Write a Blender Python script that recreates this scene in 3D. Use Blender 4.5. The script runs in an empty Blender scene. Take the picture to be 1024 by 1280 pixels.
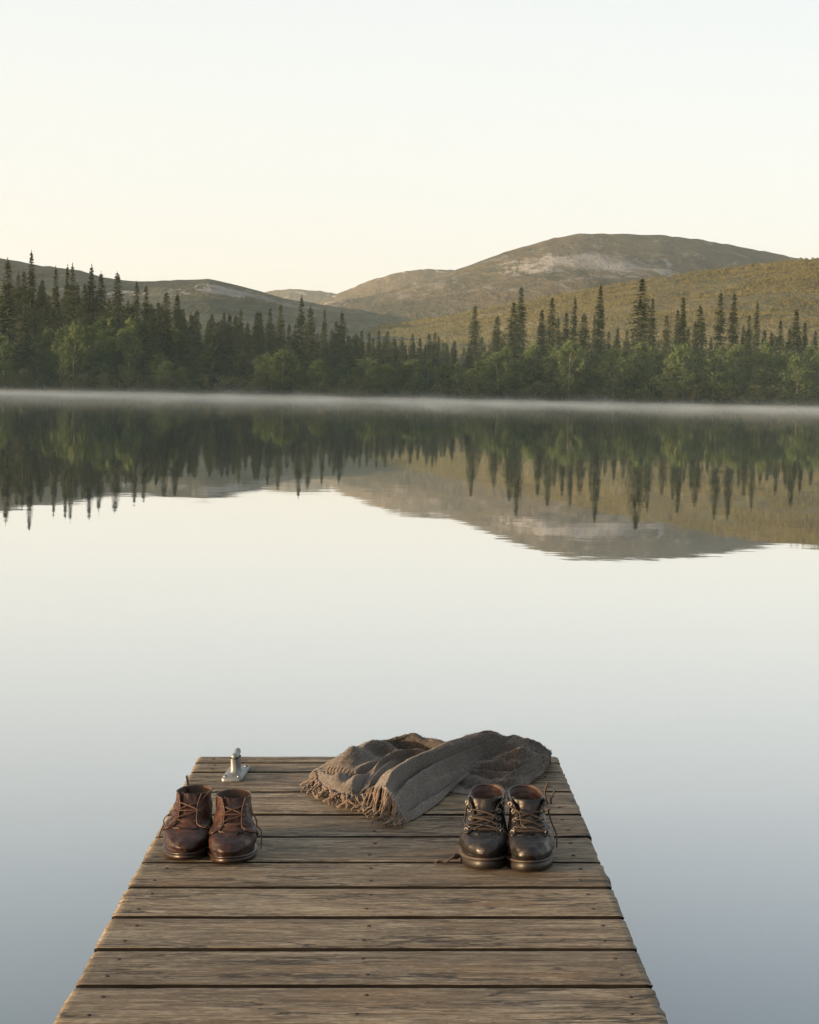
import bpy, bmesh, math, random
from mathutils import Vector, Matrix, noise as mnoise
R = math.radians
scn = bpy.context.scene
COL = scn.collection
random.seed(7)

# ------------------------------------------------------------------ camera geometry
F, CX, CY = 2400.0, 512.0, 640.0
CAMH, DECK = 1.0, 0.20
TH = math.atan(149.0 / F)
ROLL = R(-1.2)
DM = Matrix.Translation((0, 0, DECK)) @ Matrix.Rotation(ROLL, 4, 'Y')      # the dock lists by 1.2 degrees
CAM_LOCAL = Vector((0, 0, CAMH))
FWD = Vector((0, math.cos(TH), -math.sin(TH))); UP = Vector((0, math.sin(TH), math.cos(TH)))
CAM_W = DM @ CAM_LOCAL
ROT3 = DM.to_3x3()

def ray(px, py):
    return FWD + Vector((1, 0, 0)) * ((px - CX) / F) - UP * ((py - CY) / F)
def dk(px, py, z=0.0):                    # dock-frame point at height z above the deck
    d = ray(px, py); k = (z - CAMH) / d.z
    return CAM_LOCAL + d * k
def wr(px, py, Y):                        # world point at distance Y
    d = ROT3 @ ray(px, py); k = (Y - CAM_W.y) / d.y
    return CAM_W + d * k

# ------------------------------------------------------------------ helpers
def lerp(a, b, t): return a + (b - a) * t
def clamp(x, a=0.0, b=1.0): return max(a, min(b, x))
def sstep(a, b, x):
    t = clamp((x - a) / (b - a)); return t * t * (3 - 2 * t)
def table(tb, x):
    if x <= tb[0][0]: return tb[0][1]
    for (a, va), (b, vb) in zip(tb, tb[1:]):
        if x <= b: return lerp(va, vb, (x - a) / (b - a))
    return tb[-1][1]
def crom(P, t):                           # Catmull-Rom through list P, t in 0..len-1
    n = len(P); i = int(clamp(math.floor(t), 0, n - 2)); f = t - i
    p1, p2 = P[i], P[i + 1]
    p0 = P[i - 1] if i > 0 else [2 * a - b for a, b in zip(p1, p2)]
    p3 = P[i + 2] if i + 2 < n else [2 * b - a for a, b in zip(p1, p2)]
    return [0.5 * (2 * b + (c - a) * f + (2 * a - 5 * b + 4 * c - d) * f * f + (3 * b - a - 3 * c + d) * f ** 3)
            for a, b, c, d in zip(p0, p1, p2, p3)]
def fbm(x, y, z=0.0, o=4): return mnoise.fractal(Vector((x, y, z)), 1.0, 2.0, o)

class MB:
    def __init__(s): s.v = []; s.f = []; s.uv = None
    def add(s, verts, faces):
        n = len(s.v); s.v += [tuple(v) for v in verts]; s.f += [tuple(i + n for i in f) for f in faces]
    def grid(s, rows, closed=False):
        n = len(rows[0]); vs = [p for r in rows for p in r]; fs = []
        for i in range(len(rows) - 1):
            for j in range(n if closed else n - 1):
                k = (j + 1) % n
                fs.append((i * n + j, i * n + k, (i + 1) * n + k, (i + 1) * n + j))
        s.add(vs, fs)
    def tube(s, pts, rad, sides=6, caps=True):
        pts = [Vector(p) for p in pts]; n = len(pts); rows = []
        ref = Vector((0.31, 0.17, 0.93))
        for i, p in enumerate(pts):
            t = (pts[min(i + 1, n - 1)] - pts[max(i - 1, 0)])
            if t.length < 1e-9: t = Vector((0, 0, 1))
            t.normalize()
            a = ref - t * ref.dot(t)
            if a.length < 1e-3: a = Vector((1, 0, 0)) - t * t.x
            a.normalize(); b = t.cross(a); ref = a
            r = rad(i / max(1, n - 1)) if callable(rad) else rad
            rows.append([p + (a * math.cos(q) + b * math.sin(q)) * r for q in [2 * math.pi * k / sides for k in range(sides)]])
        m = len(s.v); s.grid(rows, True)
        if caps:
            s.f.append(tuple(range(m + sides - 1, m - 1, -1)))
            e = m + (n - 1) * sides; s.f.append(tuple(range(e, e + sides)))
    def spline(s, pts, rad, sides=6, n=20):
        P = [list(p) for p in pts]
        s.tube([crom(P, (len(P) - 1) * i / n) for i in range(n + 1)], rad, sides)
    def mesh(s, name, mats, smooth=True):
        me = bpy.data.meshes.new(name); me.from_pydata(s.v, [], s.f); me.update()
        for m in (mats if isinstance(mats, (list, tuple)) else [mats]): me.materials.append(m)
        if smooth: me.polygons.foreach_set('use_smooth', [True] * len(me.polygons))
        return me
    def build(s, name, mats, parent=None, smooth=True):
        return link(name, s.mesh(name, mats, smooth), parent)

def link(name, data, parent=None):
    o = bpy.data.objects.new(name, data); COL.objects.link(o)
    if parent is not None: o.parent = parent
    return o
def tag(o, label=None, cat=None, group=None, kind=None):
    for k, v in (('label', label), ('category', cat), ('group', group), ('kind', kind)):
        if v: o[k] = v
    return o

# ------------------------------------------------------------------ materials
def newmat(name):
    m = bpy.data.materials.new(name); m.use_nodes = True
    nt = m.node_tree; nt.nodes.clear()
    return m, NT(nt)
class NT:
    def __init__(s, nt): s.nt = nt; s.N = nt.nodes; s.L = nt.links
    def n(s, typ, props=None, **ins):
        nd = s.N.new(typ)
        for k, v in (props or {}).items(): setattr(nd, k, v)
        for k, v in ins.items():
            key = int(k[1:]) if k[0] == 'i' and k[1:].isdigit() else k.replace('_', ' ')
            sk = nd.inputs[key]
            if isinstance(v, bpy.types.NodeSocket): s.L.new(v, sk)
            else: sk.default_value = v
        return nd
    def math(s, op, a, b=0.0, clampit=False):
        return s.n('ShaderNodeMath', dict(operation=op, use_clamp=clampit), i0=a, i1=b).outputs[0]
    def noise(s, vec, scale, detail=4, rough=.55, dist=0.0):
        return s.n('ShaderNodeTexNoise', None, Vector=vec, Scale=scale, Detail=detail, Roughness=rough, Distortion=dist).outputs['Fac']
    def mapping(s, vec, scale=(1, 1, 1), loc=(0, 0, 0), rot=(0, 0, 0)):
        return s.n('ShaderNodeMapping', None, Vector=vec, Scale=scale, Location=loc, Rotation=rot).outputs[0]
    def obj(s): return s.n('ShaderNodeTexCoord').outputs['Object']
    def ramp(s, fac, stops, interp='LINEAR'):
        nd = s.n('ShaderNodeValToRGB', None, Fac=fac); cr = nd.color_ramp; cr.interpolation = interp
        while len(cr.elements) < len(stops): cr.elements.new(0.5)
        for e, (p, c) in zip(cr.elements, stops):
            e.position = p; e.color = (c, c, c, 1) if isinstance(c, (int, float)) else (*c, 1)
        return nd.outputs[0]
    def mix(s, fac, a, b, mode='MIX'):
        nd = s.n('ShaderNodeMix', dict(data_type='RGBA', blend_type=mode))
        for k, v in ((0, fac), (6, a), (7, b)):
            if isinstance(v, bpy.types.NodeSocket): s.L.new(v, nd.inputs[k])
            else: nd.inputs[k].default_value = (*v, 1) if isinstance(v, tuple) and len(v) == 3 else v
        return nd.outputs[2]
    def bump(s, h, strength, dist, normal=None):
        nd = s.n('ShaderNodeBump', None, Height=h, Strength=strength, Distance=dist)
        if normal is not None: s.L.new(normal, nd.inputs['Normal'])
        return nd.outputs[0]
    def out(s, shader, socket='Surface'):
        o = s.n('ShaderNodeOutputMaterial'); s.L.new(shader, o.inputs[socket])
    def pbr(s, col, rough=.6, normal=None, **kw):
        nd = s.n('ShaderNodeBsdfPrincipled')
        def put(k, v):
            if isinstance(v, bpy.types.NodeSocket): s.L.new(v, nd.inputs[k])
            else: nd.inputs[k].default_value = (*v, 1) if isinstance(v, tuple) and len(v) == 3 else v
        put('Base Color', col); put('Roughness', rough)
        if normal is not None: put('Normal', normal)
        for k, v in kw.items(): put(k.replace('_', ' '), v)
        return nd.outputs[0]

def mat_wood():
    m, t = newmat('weathered_wood')
    co = t.obj()
    oi = t.n('ShaderNodeObjectInfo').outputs['Random']
    off = t.n('ShaderNodeCombineXYZ', None, X=t.math('MULTIPLY', oi, 37.0), Y=0.0, Z=t.math('MULTIPLY', oi, 11.0)).outputs[0]
    v = t.n('ShaderNodeVectorMath', dict(operation='ADD'), i0=co, i1=off).outputs[0]
    warp = t.n('ShaderNodeVectorMath', dict(operation='SCALE'), i0=t.n('ShaderNodeTexNoise', None, Vector=t.mapping(v, (2.2, 5, 5)), Scale=1.0, Detail=3).outputs['Color'], Scale=0.035).outputs[0]
    vw = t.n('ShaderNodeVectorMath', dict(operation='ADD'), i0=v, i1=warp).outputs[0]
    broad = t.noise(t.mapping(v, (1.1, 7, 3)), 1.0, 4, .6)
    grain = t.noise(t.mapping(vw, (7.0, 42, 40)), 1.0, 8, .72)
    fine = t.noise(t.mapping(vw, (48.0, 130, 100)), 1.0, 4, .7)
    stain = t.noise(t.mapping(v, (3.2, 9, 4), (5, 2, 0)), 1.0, 5, .62)
    speck = t.noise(t.mapping(v, (60, 110, 60)), 1.0, 3, .6)
    crk = t.noise(t.mapping(vw, (4.2, 27, 20), (3.1, 0.7, 0)), 1.0, 4, .55)
    crack = t.ramp(t.math('ABSOLUTE', t.math('SUBTRACT', crk, .5)), [(0, 1), (.012, .7), (.028, 0)])
    crmask = t.ramp(t.noise(t.mapping(v, (1.8, 12, 5), (1, 9, 0)), 1.0, 2, .5), [(.44, 0), (.54, 1)])
    crack = t.math('MULTIPLY', crack, crmask)
    base = t.ramp(broad, [(.28, (.145, .110, .066)), (.5, (.215, .172, .108)), (.72, (.30, .248, .165))])
    base = t.mix(t.ramp(grain, [(.34, 0.95), (.53, 0.0)]), base, (.070, .054, .035))
    base = t.mix(t.ramp(grain, [(.53, 0), (.70, .85)]), base, (.46, .40, .285))
    base = t.mix(t.ramp(fine, [(.36, .75), (.52, 0)]), base, (.08, .062, .042))
    base = t.mix(t.ramp(stain, [(.54, 0), (.70, .62)]), base, (.24, .150, .068))
    base = t.mix(t.ramp(stain, [(.28, .38), (.42, 0)]), base, (.185, .195, .17))
    base = t.mix(t.ramp(speck, [(.57, 0), (.68, .6)]), base, (.09, .07, .05))
    def lines(sx, sy, off_, w0, w1):
        q = t.noise(t.mapping(vw, (sx, sy, 20), (off_, off_ * .37, 0)), 1.0, 4, .62)
        return t.ramp(t.math('ABSOLUTE', t.math('SUBTRACT', q, .5)), [(0, 1), (w0, .7), (w1, 0)])
    l1 = t.math('MULTIPLY', lines(1.9, 30, 7.7, .006, .018), t.ramp(stain, [(.36, .25), (.55, 1)]))
    l2 = t.math('MULTIPLY', lines(2.8, 46, 2.2, .008, .022), t.ramp(speck, [(.34, .2), (.60, 1)]))
    l3 = lines(2.2, 40, 13.1, .006, .018)
    sp2 = t.noise(t.mapping(v, (38, 85, 40), (3, 5, 1)), 1.0, 4, .7)
    base = t.mix(t.ramp(sp2, [(.56, 0), (.70, .5)]), base, (.47, .41, .30))
    base = t.mix(t.math('MULTIPLY', l3, .50), base, (.50, .44, .32))
    base = t.mix(t.math('MULTIPLY', l1, .58), base, (.050, .038, .025))
    base = t.mix(t.math('MULTIPLY', l2, .42), base, (.070, .055, .037))
    wet = t.ramp(t.noise(t.mapping(v, (.8, 3, 1), (9, 4, 0)), 1.0, 3, .5), [(.42, 0), (.7, .38)])
    base = t.mix(wet, base, (.115, .093, .065))
    base = t.mix(t.math('MULTIPLY', crack, .92), base, (.022, .017, .012))
    vo = t.n('ShaderNodeTexVoronoi', None, Vector=t.mapping(v, (1.7, 6.5, 0.0), (2.0, 1.1, 0)), Scale=1.0, Randomness=1.0)
    kd = t.math('ADD', vo.outputs['Distance'], t.math('MULTIPLY', t.math('SUBTRACT', speck, .5), .05))
    base = t.mix(t.ramp(kd, [(.045, .85), (.085, .30), (.16, 0)]), base, (.060, .040, .022))
    tone = t.ramp(t.math('FRACT', t.math('MULTIPLY', oi, 7.31)), [(0, (.74, .725, .70)), (1, (1.12, 1.10, 1.05))])
    base = t.mix(1.0, base, tone, 'MULTIPLY')
    h = t.math('ADD', t.math('ADD', t.math('MULTIPLY', grain, .75), t.math('MULTIPLY', fine, .3)), t.math('ADD', t.math('MULTIPLY', crack, -1.1), t.math('MULTIPLY', l1, -.5)))
    nb = t.bump(h, .8, .0028)
    t.out(t.pbr(base, t.ramp(grain, [(.3, .78), (.7, .62)]), nb, Specular_IOR_Level=.35))
    return m

def mat_leather(name, c1, c2, c3, rough, coat=0.0, bump=.25, wear=.5):
    m, t = newmat(name); co = t.obj()
    a = t.noise(co, 26, 5, .6); b = t.noise(co, 9, 3, .6); g = t.n('ShaderNodeTexVoronoi', None, Vector=co, Scale=420.0).outputs['Distance']
    base = t.ramp(b, [(.3, c1), (.7, c2)])
    base = t.mix(t.ramp(a, [(.5, 0), (.75, wear)]), base, c3)
    h = t.math('ADD', t.math('MULTIPLY', g, .35), a)
    dust = t.ramp(t.noise(co, 17, 5, .7), [(.50, 0), (.70, .09)])
    base = t.mix(dust, base, (.16, .125, .09))
    t.out(t.pbr(base, t.ramp(t.noise(co, 40, 5, .7), [(.3, rough * .72), (.7, rough * 1.75)]), t.bump(h, bump, .0022), Coat_Weight=coat, Coat_Roughness=.3, Specular_IOR_Level=.38))
    return m

def mat_plain(name, c, rough=.6, var=.25, scale=30, metallic=0.0, bump=.2, bd=.001, **kw):
    m, t = newmat(name); co = t.obj(); a = t.noise(co, scale, 5, .6)
    lo = tuple(x * (1 - var) for x in c); hi = tuple(x * (1 + var) for x in c)
    t.out(t.pbr(t.ramp(a, [(.3, lo), (.7, hi)]), rough, t.bump(a, bump, bd), Metallic=metallic, **kw))
    return m

def mat_wool():
    m, t = newmat('grey_brown_wool'); co = t.obj()
    a = t.noise(co, 190, 4, .8); b = t.noise(co, 14, 4, .6); w = t.noise(t.mapping(co, (900, 160, 500)), 1.0, 2, .6)
    base = t.ramp(a, [(.30, (.034, .032, .030)), (.52, (.090, .084, .078)), (.74, (.240, .224, .206))])
    base = t.mix(t.ramp(b, [(.35, .35), (.65, 0)]), base, (.06, .047, .036))
    h = t.math('ADD', a, t.math('MULTIPLY', w, .7))
    t.out(t.pbr(base, .95, t.bump(h, .9, .003), Sheen_Weight=.55, Sheen_Roughness=.45, Sheen_Tint=(.9, .82, .72, 1), Specular_IOR_Level=.1))
    return m

def mat_foliage(name, c1, c2, c3, scale=.25, rough=.75, trans=.25, iw=.25):
    m, t = newmat(name)
    geo = t.n('ShaderNodeNewGeometry'); oi = t.n('ShaderNodeObjectInfo').outputs['Random']
    isl = geo.outputs['Random Per Island']
    a = t.noise(geo.outputs['Position'], scale, 3, .6)
    f = t.math('ADD', t.math('MULTIPLY', a, .55), t.math('ADD', t.math('MULTIPLY', isl, iw), t.math('MULTIPLY', oi, .5 - iw)))
    base = t.ramp(f, [(.28, c1), (.52, c2), (.78, c3)])
    d = t.pbr(base, rough, Specular_IOR_Level=.25)
    tr = t.n('ShaderNodeBsdfTranslucent', None, Color=base).outputs[0]
    t.out(t.n('ShaderNodeMixShader', None, i0=trans, i1=d, i2=tr).outputs[0])
    return m

def mat_hill(name, heath, scrub, gold, rock, s=1.0, rockamt=.6, rockat=None, rockr=(1, 1, 1), bump=3.0, bd=12.0):
    m, t = newmat(name); co = t.n('ShaderNodeNewGeometry').outputs['Position']; cs = t.mapping(co, (1, .16, 1.7))
    big = t.noise(cs, .0048 * s, 5, .62, .6); mid = t.noise(cs, .021 * s, 6, .68); sm = t.noise(cs, .10 * s, 4, .7)
    base = t.ramp(big, [(.32, scrub), (.48, heath), (.62, gold)])
    base = t.mix(t.ramp(mid, [(.36, .75), (.52, 0)]), base, tuple(x * .62 for x in scrub))
    base = t.mix(t.ramp(sm, [(.36, .5), (.55, 0)]), base, tuple(x * .5 for x in scrub))
    base = t.mix(t.ramp(sm, [(.56, 0), (.72, .35)]), base, tuple(x * 1.35 for x in gold))
    rk = t.noise(t.mapping(co, (1, .16, 2.0), (310, 12, 40)), .026 * s, 8, .76, 1.0)
    lo = .60 - .1 * rockamt
    rm = t.ramp(rk, [(lo, 0), (lo + .035, .9)])
    if rockat is not None:
        q = t.n('ShaderNodeVectorMath', dict(operation='LENGTH'), i0=t.mapping(t.n('ShaderNodeVectorMath', dict(operation='SUBTRACT'), i0=co, i1=rockat).outputs[0], rockr)).outputs['Value']
        rg = t.ramp(t.math('ADD', q, t.math('MULTIPLY', t.math('SUBTRACT', rk, .5), 5.0)), [(.80, .95), (.94, 0)])
        rm = t.math('MAXIMUM', t.math('MULTIPLY', rm, .55), t.math('MULTIPLY', rg, t.ramp(mid, [(.34, .25), (.50, 1)])))
    base = t.mix(rm, base, rock)
    h = t.math('ADD', t.math('MULTIPLY', mid, 1.0), t.math('MULTIPLY', sm, .45))
    t.out(t.pbr(base, .9, t.bump(h, .8, bd), Specular_IOR_Level=.1))
    return m

M = {}
M['wood'] = mat_wood()
M['old_wood'] = mat_plain('wet_wood_gap_shade', (.014, .012, .009), .95, .4, 12, Specular_IOR_Level=.05)  # timber under the deck; also paints the shade in the plank gaps
M['rust'] = mat_plain('rusty_nail', (.030, .018, .012), .8, .4, 200)
M['zinc'] = mat_plain('galvanised_metal', (.20, .215, .215), .46, .3, 60, .6, .25, .0008)
M['brown'] = mat_leather('brown_leather', (.0105, .0038, .0024), (.027, .0088, .0042), (.110, .038, .014), .40, .03, .4, .62)
M['brown_lining'] = mat_plain('brown_lining', (.045, .026, .016), .8, .3, 40)
M['brown_sole'] = mat_plain('brown_sole', (.020, .0095, .005), .42, .35, 50)
M['brown_lace'] = mat_plain('brown_lace', (.072, .034, .017), .7, .3, 300)
M['tan_edge'] = mat_plain('tan_edge', (.095, .050, .027), .6, .25, 90)
M['black'] = mat_leather('black_leather', (.0045, .0037, .003), (.009, .007, .0053), (.040, .026, .016), .36, .10, .45, .5)
M['black_lining'] = mat_plain('brown_leather_lining', (.055, .026, .015), .6, .3, 40)
M['black_sole'] = mat_plain('rubber_sole', (.012, .0085, .006), .5, .4, 50)
M['welt'] = mat_plain('stitched_welt', (.050, .036, .025), .6, .35, 120)
M['black_lace'] = mat_plain('dark_lace', (.030, .020, .013), .75, .3, 300)
M['steel'] = mat_plain('worn_steel', (.20, .19, .175), .42, .2, 90, 1.0)
M['wool'] = mat_wool()
M['tassel'] = mat_plain('brown_wool_tassel', (.115, .080, .054), .9, .45, 300, bump=.5, Sheen_Weight=.4)
M['spruce'] = mat_foliage('spruce_needles', (.036, .052, .029), (.062, .082, .042), (.102, .112, .054), .22, .8, .22)
M['birch'] = mat_foliage('birch_leaves', (.074, .112, .040), (.104, .150, .054), (.136, .172, .068), .2, .7, .48)
M['shrub'] = mat_foliage('shrub_leaves', (.046, .056, .025), (.076, .092, .038), (.115, .12, .055), .3, .75, .25)
M['hillwood'] = mat_foliage('hillside_leaves', (.104, .112, .058), (.170, .164, .084), (.228, .204, .104), .02, .8, .5, .12)
M['bark'] = mat_plain('bark', (.10, .085, .07), .85, .4, 2)
M['birchbark'] = mat_plain('birch_bark', (.20, .19, .17), .8, .4, 1.2)
M['grass'] = mat_foliage('shore_grass', (.10, .10, .035), (.18, .15, .06), (.27, .21, .09), .3, .8, .2)
M['ground'] = mat_plain('forest_floor', (.055, .055, .03), .95, .4, .3, Specular_IOR_Level=.05)

# ------------------------------------------------------------------ camera
cam = bpy.data.cameras.new('camera'); co_ = bpy.data.objects.new('camera', cam); COL.objects.link(co_)
cam.sensor_fit = 'VERTICAL'; cam.sensor_height = 24.0; cam.sensor_width = 24.0 * 1024 / 1280
cam.lens = 24.0 * F / 1280.0; cam.clip_start = .05; cam.clip_end = 60000
rot = Matrix((Vector((1, 0, 0)), UP, -FWD)).transposed().to_4x4()
co_.matrix_world = DM @ Matrix.Translation(CAM_LOCAL) @ rot
scn.camera = co_

# ------------------------------------------------------------------ light
EXPO = 1.0
SUN_EL, SUN_AZ = R(4.2), R(-108)           # azimuth clockwise from +Y: to the left and a little behind the camera
SD = Vector((math.sin(SUN_AZ) * math.cos(SUN_EL), math.cos(SUN_AZ) * math.cos(SUN_EL), math.sin(SUN_EL)))
sl = bpy.data.lights.new('sun', 'SUN'); so = bpy.data.objects.new('sun', sl); COL.objects.link(so)
sl.energy = 5.0; sl.angle = R(0.6); sl.color = (1.0, .72, .44)
so.rotation_euler = SD.to_track_quat('Z', 'Y').to_euler()
w = bpy.data.worlds.new('World'); scn.world = w; w.use_nodes = True
wt = NT(w.node_tree); wt.N.clear()
sky = wt.n('ShaderNodeTexSky', dict(sky_type='NISHITA', sun_disc=False, sun_elevation=SUN_EL, sun_rotation=SUN_AZ, air_density=1.0, dust_density=2.0, ozone_density=1.0))
bg1 = wt.n('ShaderNodeBackground', None, Color=sky.outputs[0], Strength=.035).outputs[0]
gen = wt.n('ShaderNodeTexCoord').outputs['Generated']
sz = wt.n('ShaderNodeSeparateXYZ', None, Vector=gen).outputs['Z']
grad = wt.ramp(wt.math('MULTIPLY', sz, 2.0, True), [(0, (.92, .86, .74)), (.09, (.90, .868, .80)), (.20, (.870, .866, .846)), (.40, (.84, .845, .838)), (.56, (.71, .77, .825)), (.8, (.55, .59, .63)), (1, (.48, .50, .53))], 'B_SPLINE')
dt = wt.n('ShaderNodeVectorMath', dict(operation='DOT_PRODUCT'), i0=gen, i1=SD).outputs['Value']
glow = wt.math('POWER', wt.math('MAXIMUM', dt, 0.0), 18.0)
gcol = wt.mix(glow, (0.0, 0.0, 0.0), (6.5, 3.2, 1.25))
side = wt.n('ShaderNodeMapRange', None, Value=wt.n('ShaderNodeSeparateXYZ', None, Vector=gen).outputs['X'], From_Min=-.35, From_Max=.35, To_Min=0.0, To_Max=1.0).outputs[0]
grad = wt.mix(1.0, grad, wt.mix(side, (1.012, 1.0, .975), (.97, .985, 1.005)), 'MULTIPLY')
bg2 = wt.n('ShaderNodeBackground', None, Color=grad, Strength=.50).outputs[0]
bg3 = wt.n('ShaderNodeBackground', None, Color=gcol, Strength=1.0).outputs[0]
ad = wt.n('ShaderNodeAddShader', None, i0=wt.n('ShaderNodeAddShader', None, i0=bg1, i1=bg2).outputs[0], i1=bg3).outputs[0]
wo = wt.n('ShaderNodeOutputWorld', None, Surface=ad)

# ------------------------------------------------------------------ water
mw, t = newmat('lake_water')
co = t.n('ShaderNodeNewGeometry').outputs['Position']
n1 = t.noise(t.mapping(co, (1.0, 1.6, 1)), .9, 3, .5); n2 = t.noise(t.mapping(co, (.25, .5, 1)), .35, 2, .5)
n3 = t.noise(t.mapping(co, (1, 1.4, 1)), 6.0, 2, .5)
hh = t.math('ADD', t.math('MULTIPLY', n1, .3), t.math('ADD', n2, t.math('MULTIPLY', n3, .03)))
nb = t.bump(hh, 1.0, .0022)
fc = t.n('ShaderNodeLayerWeight', None, Blend=.5, Normal=nb).outputs['Facing']
fr = t.ramp(t.math('SUBTRACT', 1.0, fc), [(0, 1.0), (.08, .92), (.14, .78), (.21, .56), (.275, .39), (.35, .22), (.6, .06), (1, .03)], 'B_SPLINE')
gl = t.n('ShaderNodeBsdfGlossy', None, Color=(.97, .97, .97, 1), Roughness=.012, Normal=nb).outputs[0]
bd = t.pbr((.080, .128, .160), .6, Specular_IOR_Level=0.0)
t.out(t.n('ShaderNodeMixShader', None, i0=fr, i1=bd, i2=gl).outputs[0])
mb = MB(); mb.grid([[(x, y, 0) for x in (-900, 900)] for y in (-900, 345)])
tag(mb.build('lake_water', mw), 'calm pale lake mirroring the far forest and fells', None, None, 'structure')

# ------------------------------------------------------------------ far shore terrain
def shore_y(x): return 321 + 2.2 * fbm(x / 38.0, 3.1) + 1.0 * fbm(x / 9.0, 8.0)
def ground(x, y):
    d = y - shore_y(x)
    if d < 0: return max(-2.0, d * .12)
    rise = .10 + min(d, 130) * .022 - max(0, d - 180) * .02
    left = sstep(-5, -75, x) * 9.0 * sstep(4, 90, d) * sstep(420, 200, d)
    return rise + left + .35 * fbm(x / 14.0, y / 14.0) * sstep(0, 12, d)
rows = []
for i in range(90):
    y = 308 + i * 1.0 if i < 30 else 338 + (i - 30) ** 1.85 * .55
    rows.append([(x, y, ground(x, y)) for x in [-360 + 6.0 * k for k in range(141)]])
mb = MB(); mb.grid(rows)
tag(mb.build('far_shore', M['ground']), 'low forested bank along the far side of the lake', None, None, 'structure')

# ------------------------------------------------------------------ hills
def make_hill(name, label, prof, D, Db, mat, zb=0.0, pw=1.25, amp=6.0, nscale=160.0, nx=170, nv=46, seed=0.0, ridge=1.2):
    def surf(px, v):
        rp = wr(px, table(prof, px), D)
        rp.z += ridge * fbm(px / 11.0, seed, 0, 3) * D / 2400.0
        ratio = (rp.x - CAM_W.x) / (rp.y - CAM_W.y)
        if v <= 1:
            y = lerp(Db, D, v); z = zb + (rp.z - zb) * v ** pw
            x = CAM_W.x + ratio * (y - CAM_W.y)
            z += amp * fbm(x / nscale, y / nscale, seed, 5) * math.sin(math.pi * v) ** .8
        else:
            y = D + (v - 1) * (D - Db); x = CAM_W.x + ratio * (y - CAM_W.y)
            z = lerp(rp.z, zb, sstep(1, 2, v)) - (v - 1) * (v - 1) * 3
        return Vector((x, y, z))
    x0, x1 = prof[0][0], prof[-1][0]
    vs = [i / nv for i in range(nv + 1)] + [1.03, 1.08, 1.2, 1.5, 2.0]
    mb = MB(); mb.grid([[surf(lerp(x0, x1, k / nx), v) for k in range(nx + 1)] for v in vs])
    tag(mb.build(name, mat), label, None, None, 'structure')
    return surf

H1 = [(-250, 470), (120, 462), (330, 436), (400, 420), (470, 408), (560, 396), (640, 379), (740, 363), (830, 347), (920, 335), (1000, 325), (1070, 321), (1250, 322), (1600, 350)]
H2 = [(180, 420), (330, 395), (430, 376), (480, 366), (520, 354), (560, 341), (600, 326), (640, 312.5), (690, 298), (720, 292.5), (760, 292), (830, 294), (880, 300), (930, 309), (990, 321), (1060, 334), (1250, 372), (1500, 420)]
H3 = [(200, 420), (350, 395), (425, 366), (460, 351), (500, 340), (535, 336), (560, 337), (600, 345), (700, 375), (900, 420)]
H4 = [(150, 400), (260, 384), (335, 364), (365, 361), (400, 364), (420, 367), (480, 380), (600, 400)]
H5 = [(-700, 330), (-350, 315), (-120, 314), (0, 322), (30, 328), (50, 332), (100, 338), (130, 347), (170, 352), (220, 350), (265, 349), (300, 357), (335, 367), (360, 374), (400, 380), (440, 386), (520, 400), (700, 428), (900, 455)]
patch2 = tuple(wr(725, 338, 3050)); patch5 = tuple(wr(285, 377, 1560))
m2 = mat_hill('fell_heath', (.055, .061, .042), (.032, .047, .034), (.084, .073, .045), (.195, .20, .195), .55, .5, patch2, (1 / 115., 1 / 900., 1 / 30.), bd=16)
m3 = mat_hill('far_fell', (.085, .08, .055), (.06, .068, .048), (.11, .092, .06), (.3, .29, .27), .4, .2, bd=14)
m5 = mat_hill('shaded_hill', (.080, .088, .060), (.050, .064, .042), (.105, .104, .066), (.21, .215, .21), .9, .0, patch5, (1 / 52., 1 / 500., 1 / 17.), bd=9)
m1 = mat_hill('birch_slope', (.115, .110, .060), (.075, .085, .050), (.160, .138, .075), (.17, .15, .09), 1.6, .0, bd=5)
surf1 = make_hill('hillside', 'golden scrub covered slope rising behind the forest', H1, 1250, 460, m1, 4, 1.15, 5, 120, seed=1.3, ridge=.7)
make_hill('fell', 'broad rounded fell with bare rock patches', H2, 3500, 1500, m2, 10, 1.2, 26, 420, seed=2.6)
make_hill('distant_shoulder', 'hazy shoulder of fell behind the main summit', H3, 5000, 3600, m3, 30, 1.2, 10, 300, seed=3.9, nv=24)
make_hill('distant_hill', 'small hazy hill in the saddle', H4, 6800, 5200, m3, 60, 1.2, 8, 300, seed=5.2, nv=20)
make_hill('shaded_hill', 'grey green hill with pale rock streaks behind the spruces', H5, 1900, 560, m5, 10, 1.1, 9, 200, seed=6.1)
# unseen ridge added west of the lake, shaped to shade the far shore
mb = MB(); rows = []
for i in range(30):
    x = -1050 + i * 20
    k = math.sin(math.pi * clamp(i / 29.0)) ** 1.2
    rows.append([(x, y, -2 + 69 * k * (sstep(-190, 10, y) * sstep(520, 300, y)) * lerp(1.0, .87, sstep(70, 118, y)) * (1 + .06 * fbm(y / 90.0, x / 200.0))) for y in [-900 + 20 * j for j in range(72)]])
mb.grid(rows); tag(mb.build('west_shade_ridge', M['ground']), 'unseen ridge added west of the lake to shade the shore', None, None, 'structure')

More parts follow.
